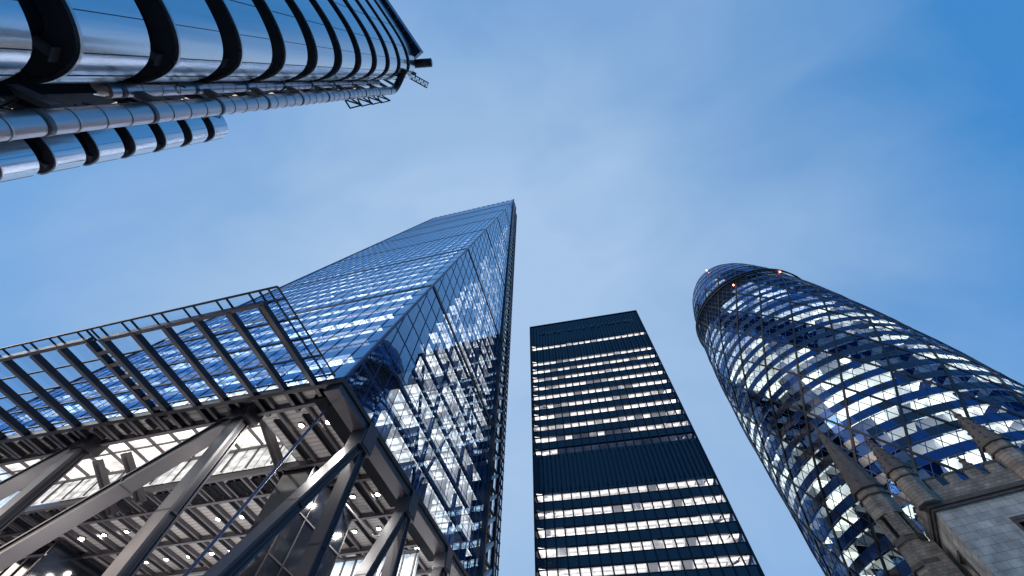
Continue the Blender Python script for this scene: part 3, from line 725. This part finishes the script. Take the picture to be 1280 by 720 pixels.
# orientation: make sure a positive offset moves outward
if offs(plan, .5)[20][0] < plan[20][0]: _sg = -1
else: _sg = 1
def stair_tower(sh, bottoms, hb, gap, top_extra=0):
    tr = lambda pts: [(x + sh[0], y + sh[1]) for x, y in pts]
    pl = tr(plan); back = [(-27 + sh[0], -23.5 + sh[1]), (-27 + sh[0], -6.6 + sh[1])]
    inner = offs(pl, -1.5 * _sg) + [(-27 + sh[0], -22 + sh[1]), (-27 + sh[0], -8 + sh[1])]
    b = MB(); b.hexa([(x, y, G0) for x, y in inner], [(x, y, bottoms[-1] + hb - .5) for x, y in inner], 'darkglass')
    core = P4(b.build('stair_tower'))
    for z in bottoms:
        pts = pl + back; z1 = z + hb
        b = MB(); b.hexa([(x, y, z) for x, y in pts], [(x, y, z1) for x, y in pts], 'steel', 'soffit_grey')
        on_ = offs(pl, .012 * _sg)
        for k in range(2, len(pl) - 2, 5):
            x, y = on_[k]; b.beam((x, y, z + .03), (x, y, z1 - .01), .035, .035, 'dark', (1, 0, 0))
        o = b.build('steel_band', smooth=False); o.parent = core
        bm = bmesh.new(); bm.from_mesh(o.data); bmesh.ops.remove_doubles(bm, verts=bm.verts, dist=.001); bm.to_mesh(o.data); bm.free()
        for f in o.data.polygons: f.use_smooth = abs(f.normal.z) < .5
        es = o.data.edges
        o.data.set_sharp_from_angle(angle=R(40))
        # rim and seams
        b = MB(); op = offs(pl, .03 * _sg); ip = offs(pl, -.16 * _sg)
        for k in range(len(pl) - 1):
            b.hexa([(*ip[k], z - .12), (*ip[k + 1], z - .12), (*op[k + 1], z - .12), (*op[k], z - .12)], [(*ip[k], z - .002), (*ip[k + 1], z - .002), (*op[k + 1], z + .02), (*op[k], z + .02)], 'steel_rim')
        o = b.build('band_rim'); o.parent = core
        b = MB(); p = (-21.5 + sh[0], -8.6 + sh[1], z - .3); q = (-20.2 + sh[0], -6.5 + sh[1], z - .3); b.beam(p, q, .34, .34, 'frame'); d = (Vector(q) - Vector(p)).normalized()
        b.beam(Vector(q) + d * .003, Vector(q) + d * .06, .75, .42, 'column')
        o = b.build('bracket'); o.parent = core
        b = MB(); b.beam((-21.0 + sh[0], -12.5 + sh[1], z - .3), (-19.2 + sh[0], -11.6 + sh[1], z - .3), .25, .3, 'frame'); o = b.build('bracket'); o.parent = core
    return core
D = 20.0
bots = [D * (.99 + .279 * k) for k in range(-3, 11)]
stair_tower((0, 0), bots, D * .178, D * .10)
bots2 = [62.2 * (1.252 - .0925 * k) for k in range(13, -1, -1)]
stair_tower((-41.6, -.1), bots2, 3.75, 1.9)
# main block
b = MB(); b.box(-62, -27.2, -60, -13.5, G0, 70, 'darkglass')
for z in [4 + 5.6 * k for k in range(12)]: b.box(-62.3, -27.1, -60.3, -13.2, z, z + .8, 'concrete')
P4(b.build('main_block'))
for x in (-30, -38, -46, -54):
    b = MB(); b.tube((x, -12.0, G0), (x, -12.0, 70), .55, 'concrete', 16); P4(b.build('round_column', smooth=True)).data.set_sharp_from_angle(angle=R(40))
# vertical service pipes with clamps
def pipe(x, y, r, top, step, elbow=False, zs=G0):
    b = MB(); b.tube((x, y, zs), (x, y, top), r, 'pipe', 28)
    if zs > 0: b.tube((x, y, zs + .3), (x - 2.5, y - 1.5, zs - 1.2), r, 'pipe', 28)
    if elbow:
        pr = Vector((x, y, top)); n_ = 8; Rb = 1.5; ed = Vector((.75, -.66, 0)).normalized()
        for k in range(1, n_ + 1):
            a = math.pi / 2 * k / n_; q = Vector((x, y, top)) + ed * Rb * (1 - math.cos(a)) + Vector((0, 0, Rb * math.sin(a)))
            b.tube(pr, q, r * 1.0, 'dark', 20); pr = q
        b.tube(pr, pr + ed * 2.2, r, 'dark', 20)
    o = P4(b.build('service_pipe', smooth=True)); o.data.set_sharp_from_angle(angle=R(40))
    z = max(1.0, zs + .6); k = 0
    while z < top:
        hh = .10 if k % 4 else .34
        b = MB(); b.tube((x, y, z), (x, y, z + hh), r * 1.05, 'steel_rim' if k % 4 else 'frame', 28); c = b.build('pipe_clamp'); c.parent = o
        for f in c.data.polygons: f.use_smooth = len(f.vertices) == 4
        z += step; k += 1
pipe(-21.5, -4.05, .56, 70.5, 1.4, True)
pipe(-22.9, -5.62, .40, 69.0, 1.4, zs=23.5)
pipe(-24.6, -6.1, .34, 62.0, 1.4)
# clutter between pipes and block: ladder, cable trays, tie beams
for z in [z - .25 for z in bots]:
    b = MB(); b.beam((-24.8, -7.4, z), (-22.0, -4.7, z), .35, .5, 'frame'); P4(b.build('tie_beam'))
    b = MB(); b.beam((-26.8, -7.4, z + .7), (-23.4, -4.6, z + .7), .35, .6, 'frame_dark'); P4(b.build('tie_beam'))
b = MB()
for dx_ in (0, .5):
    b.beam((-24.0 + dx_, -4.95, G0 + 2), (-24.0 + dx_, -4.95, 68), .08, .1, 'dark', (1, 0, 0))
z = 2
while z < 68: b.beam((-24, -4.95, z), (-23.5, -4.95, z), .06, .06, 'dark'); z += .55
z = 3.0
while z < 66:
    b.beam((-24.6, -4.8, z), (-22.6, -4.6, z + 1.5), .1, .1, 'dark'); b.beam((-22.6, -4.6, z), (-24.8, -5.4, z + 1.9), .08, .08, 'dark')
    b.tube((-22.3, -4.9, z), (-21.4, -4.3, z + .5), .07, 'dark', 6); z += 2.6
P4(b.build('access_ladder'))
for k in range(44):
    z = rnd.uniform(8, 60); b = MB(); x = rnd.uniform(-25.5, -22.2); y = rnd.uniform(-6.6, -4.6); pr = Vector((x, y, z))
    for q in range(4):
        nx_ = pr + Vector((rnd.uniform(-.5, .7), rnd.uniform(-.5, .5), rnd.uniform(-.9, .9))); b.tube(pr, nx_, .05, 'dark', 6); pr = nx_
    P4(b.build('cable'))
for k in range(10):
    z = 9 + k * 5.0; b = MB(); b.box(-25.2, -24.3, -6.6, -5.9, z, z + 1.3, 'frame'); b.box(-25.1, -24.4, -5.899, -5.86, z + .2, z + .9, 'whitelamp_soft'); P4(b.build('service_box'))
b = MB()
b.box(-27, -23.2, -16, -5.6, 3, 66, 'black')
for k in range(12): b.box(-26.5, -25.3, -5.6, -5.5, 4 + k * 5.6, 5.1 + k * 5.6, 'lit_clutter')
P4(b.build('plant_riser'))
# small arms hung on the pipe
for z in (66.5, 62.5, 58.5, 54.5):
    b = MB()
    for a, c in (((-22.2, -3.6, z), (-21.2, -2.6, z)), ((-21.2, -2.6, z), (-22.2, -2.6, z - 1.6)), ((-22.2, -2.6, z - 1.6), (-22.4, -3.6, z - 1.6)), ((-21.2, -2.6, z), (-22.3, -3.6, z - 1.6))): b.beam(a, c, .16, .16, 'dark')
    P4(b.build('cradle_arm'))
# roof: long plant box, nozzle and lattice gangway
b = MB()
d = Vector((-3, -8.6, 0)).normalized(); n_ = Vector((-d.y, d.x, 0)); p0 = Vector((-16.9, -9.0, 80)); L_ = 22
if n_.x > 0: n_ = -n_
b.beam(p0 + n_ * 1.25 + Vector((0, 0, 1.2)), p0 + d * L_ + n_ * 1.25 + Vector((0, 0, 1.2)), 2.5, 2.4, 'bluesteel')
for k in range(5): b.beam(p0 + n_ * (.1 + .58 * k) + Vector((0, 0, -.08)), p0 + d * L_ + n_ * (.1 + .58 * k) + Vector((0, 0, -.08)), .12, .14, 'dark')
for k in range(1, 11): b.beam(p0 + d * 2 * k + Vector((0, 0, -.18)), p0 + d * 2 * k + n_ * 2.5 + Vector((0, 0, -.18)), .1, .06, 'steel_rim')
P4(b.build('roof_plant_box'))
b = MB(); b.tube((-19.4, -7.7, 81.3), (-15.9, -7.0, 81.3), .72, 'dark', 20); b.tube((-15.9, -7.0, 81.3), (-15.82, -6.98, 81.3), .6, 'bluesteel', 20); P4(b.build('exhaust_nozzle'))
b = MB()
p, q = Vector((-20.2, -5.9, 80.0)), Vector((-17.7, -3.6, 80.0)); s_ = Vector((-.68, .73, 0)) * .45
for e in (-1, 1):
    for h_ in (0, .8): b.beam(p + s_ * e + Vector((0, 0, h_)), q + s_ * e + Vector((0, 0, h_)), .1, .1, 'dark')
for k in range(9):
    c = p + (q - p) * (k / 8); b.beam(c - s_, c + s_, .08, .08, 'dark')
    if k < 8: b.beam(c + s_ * (1 if k % 2 else -1), p + (q - p) * ((k + 1) / 8) - s_ * (1 if k % 2 else -1), .08, .08, 'dark')
P4(b.build('lattice_gangway'))
b = MB(); inner = offs(plan, -1.0 * _sg) + [(-27, -22), (-27, -7.6)]
b.hexa([(x, y, 79.3) for x, y in inner], [(x, y, 80.6) for x, y in inner], 'dark'); b.beam((-21, -7.4, 74), (-19.2, -6.0, 80), .5, .5, 'dark'); P4(b.build('roof_deck'))

# ================================================================== 5. church tower
ca = math.atan2(-.285, .958)
ch = empty('church_tower', (30.0, 47.2, G0), ca, 'old grey stone church tower with battlements and corner spires, bottom right', 'church tower')
def P5(o): o.parent = ch; return o
CW = 9.0; CH = 23.7 - G0
def octo(b, cx, cy, r, z0, z1, m, r2=None, n=8):
    r2 = r if r2 is None else r2; a0 = math.pi / 8
    b.hexa([(cx + r * math.cos(a0 + 2 * math.pi * k / n), cy + r * math.sin(a0 + 2 * math.pi * k / n), z0) for k in range(n)],
           [(cx + r2 * math.cos(a0 + 2 * math.pi * k / n), cy + r2 * math.sin(a0 + 2 * math.pi * k / n), z1) for k in range(n)], m)
b = MB()
# wall with real belfry openings on the south and west faces
def holed(b, s, wlen, zlo, zhi, holes, th, m):
    (ox, oy), (dx_, dy_) = s; nx_, ny_ = dy_, -dx_
    def bx(t0, t1, z0, z1):
        p = lambda t, o, z: (ox + dx_ * t + nx_ * o, oy + dy_ * t + ny_ * o, z)
        b.hexa([p(t0, -th, z0), p(t1, -th, z0), p(t1, 0, z0), p(t0, 0, z0)], [p(t0, -th, z1), p(t1, -th, z1), p(t1, 0, z1), p(t0, 0, z1)], m)
    t = 0
    for (h0, h1, z0, z1) in holes:
        bx(t, h0, zlo, zhi); bx(h0, h1, zlo, z0); bx(h0, h1, z1, zhi); t = h1
    bx(t, wlen, zlo, zhi)
holed(b, ((.5, 0), (1, 0)), CW - .5, 0, CH, [(4.1, 6.1, CH - 7.6, CH - 2.4)], .5, 'ashlar')
holed(b, ((0, CW), (0, -1)), CW, 0, CH, [(3.6, 5.4, CH - 8.0, CH - 2.6)], .5, 'ashlar')
b.box(CW - .5, CW, .01, CW, 0, CH - .01, 'ashlar'); b.box(.5, CW - .5, CW - .5, CW, 0, CH - .02, 'ashlar')
P5(b.build('wall'))
for nm, (fx, fy, ax) in (('s', (5.6, .28, 0)), ('w', (.28, 4.5, 1))):
    b = MB(); zt_ = CH - 2.4 if ax == 0 else CH - 2.6; zb_ = CH - 7.6 if ax == 0 else CH - 8.0; hwid = 1.0 if ax == 0 else .9
    def bx(t0, t1, z0, z1, d0, d1, m):
        if ax == 0: b.box(fx + t0 - .0, fx + t1, d0, d1, z0, z1, m)
        else: b.box(d0, d1, fy + t0, fy + t1, z0, z1, m)
    bx(-.09, .09, zb_, zt_, .12, .34, 'darkstone')
    bx(-hwid, hwid, zb_ + 3.1, zb_ + 3.3, .14, .32, 'darkstone')
    for k in range(9): bx(-hwid, -.1, zb_ + .3 * k + .1, zb_ + .3 * k + .16, .2, .42, 'darkstone'); bx(.1, hwid, zb_ + .3 * k + .1, zb_ + .3 * k + .16, .2, .42, 'darkstone')
    bx(-hwid - .25, hwid + .25, zt_ + .02, zt_ + .3, -.14, -.003, 'darkstone'); bx(-hwid - .25, -hwid - .02, zb_ - .2, zt_ + .02, -.1, -.003, 'darkstone'); bx(hwid + .02, hwid + .25, zb_ - .2, zt_ + .02, -.1, -.003, 'darkstone')
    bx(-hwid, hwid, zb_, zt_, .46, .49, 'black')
    if ax == 0: bx(-.7, -.25, zt_ - 1.1, zt_ - .5, .40, .45, 'lit_w')
    P5(b.build('belfry_window'))
# cornice, parapet, merlons
b = MB()
for (x0, x1, y0, y1) in ((-.35, CW + .35, -.35, .15), (-.35, CW + .35, CW - .15, CW + .35), (-.35, .15, .15, CW - .15), (CW - .15, CW + .35, .15, CW - .15)): b.box(x0, x1, y0, y1, CH, CH + .38, 'darkstone')
for (x0, x1, y0, y1) in ((-.2, CW + .2, -.2, .15), (-.2, CW + .2, CW - .15, CW + .2), (-.2, .15, .15, CW - .15), (CW - .15, CW + .2, .15, CW - .15)): b.box(x0, x1, y0, y1, CH - .28, CH - .002, 'darkstone')
P5(b.build('cornice'))
b = MB()
for (x0, x1, y0, y1) in ((0, CW, -.05, .35), (0, CW, CW - .35, CW), (0, .35, .35, CW - .35), (CW - .35, CW, .35, CW - .35)): b.box(x0, x1, y0, y1, CH + .381, CH + 1.7, 'rubble')
n = 4
for k in range(n):
    t0 = 1.3 + k * 1.75; t1 = t0 + 1.0
    for (x0, x1, y0, y1) in ((t0, t1, -.05, .35), (t0, t1, CW - .35, CW), (0, .35, t0, t1), (CW - .35, CW, t0, t1)):
        b.box(x0, x1, y0, y1, CH + 1.702, CH + 2.6, 'rubble'); b.box(x0 - .07, x1 + .07, y0 - .07, y1 + .07, CH + 2.602, CH + 2.76, 'darkstone')
P5(b.build('battlement'))
def spire(cx, cy, r, z0, zc0, zt_):
    b = MB(); octo(b, cx, cy, r, z0, zc0, 'rubble')
    octo(b, cx, cy, r * 1.18, zc0, zc0 + .22, 'darkstone'); octo(b, cx, cy, r * 1.12, zc0 - .9, zc0 - .75, 'darkstone')
    o = P5(b.build('turret'))
    b = MB(); octo(b, cx, cy, r * 1.08, zc0 + .22, zt_ - .2, 'darkstone', .07)
    for k in range(8):
        a = math.pi / 8 + k * math.pi / 4
        for q in range(6):
            f = (q + .5) / 6.5; rr = r * 1.08 * (1 - f) + .07 * f; z = zc0 + .3 + (zt_ - zc0 - .5) * f
            b.box(cx + (rr + .02) * math.cos(a) - .07, cx + (rr + .02) * math.cos(a) + .07, cy + (rr + .02) * math.sin(a) - .07, cy + (rr + .02) * math.sin(a) + .07, z - .1, z + .12, 'darkstone')
    octo(b, cx, cy, .16, zt_ - .6, zt_ - .4, 'darkstone'); octo(b, cx, cy, .12, zt_ - .3, zt_, 'darkstone')
    s_ = b.build('spire'); s_.parent = o
for cx, cy in ((.1, .1), (CW - .1, .1), (CW - .1, CW - .1)): spire(cx, cy, 1.08, CH + .381, 27.7 - G0, 32.5 - G0)
# taller stair turret at the north-west corner, in local coordinates
v = Matrix.Rotation(-ca, 3, 'Z') @ (Vector((30.0, 54.6, 0)) - Vector((30.0, 47.2, 0)))
tx, ty = v.x, v.y
spire(tx, ty, 1.6, 26.9 - G0, 30.0 - G0, 40.7 - G0)
b = MB(); a0 = math.pi / 8
octo(b, tx, ty, 1.6, 24.0 - G0, 24.5 - G0, 'darkstone')
for k in range(8):
    a = a0 + k * math.pi / 4; b.box(tx + 1.3 * math.cos(a) - .17, tx + 1.3 * math.cos(a) + .17, ty + 1.3 * math.sin(a) - .17, ty + 1.3 * math.sin(a) + .17, 24.5 - G0, 26.9 - G0, 'rubble')
    a1 = a + math.pi / 8
    if k % 2: b.box(tx + 1.2 * math.cos(a1) - .36, tx + 1.2 * math.cos(a1) + .36, ty + 1.2 * math.sin(a1) - .36, ty + 1.2 * math.sin(a1) + .36, 24.5 - G0, 26.9 - G0, 'rubble')
P5(b.build('lantern'))
b = MB(); octo(b, tx, ty, 1.75, 0, 21.6 - G0, 'rubble'); octo(b, tx, ty, 1.95, 21.6 - G0, 22.0 - G0, 'darkstone'); octo(b, tx, ty, 1.7, 22.0 - G0, 24.0 - G0, 'rubble', 1.5)
b.box(tx - .8, tx + 1.5, ty - 1.8, ty + 2.2, 0, 23.4 - G0, 'rubble'); P5(b.build('stair_turret'))
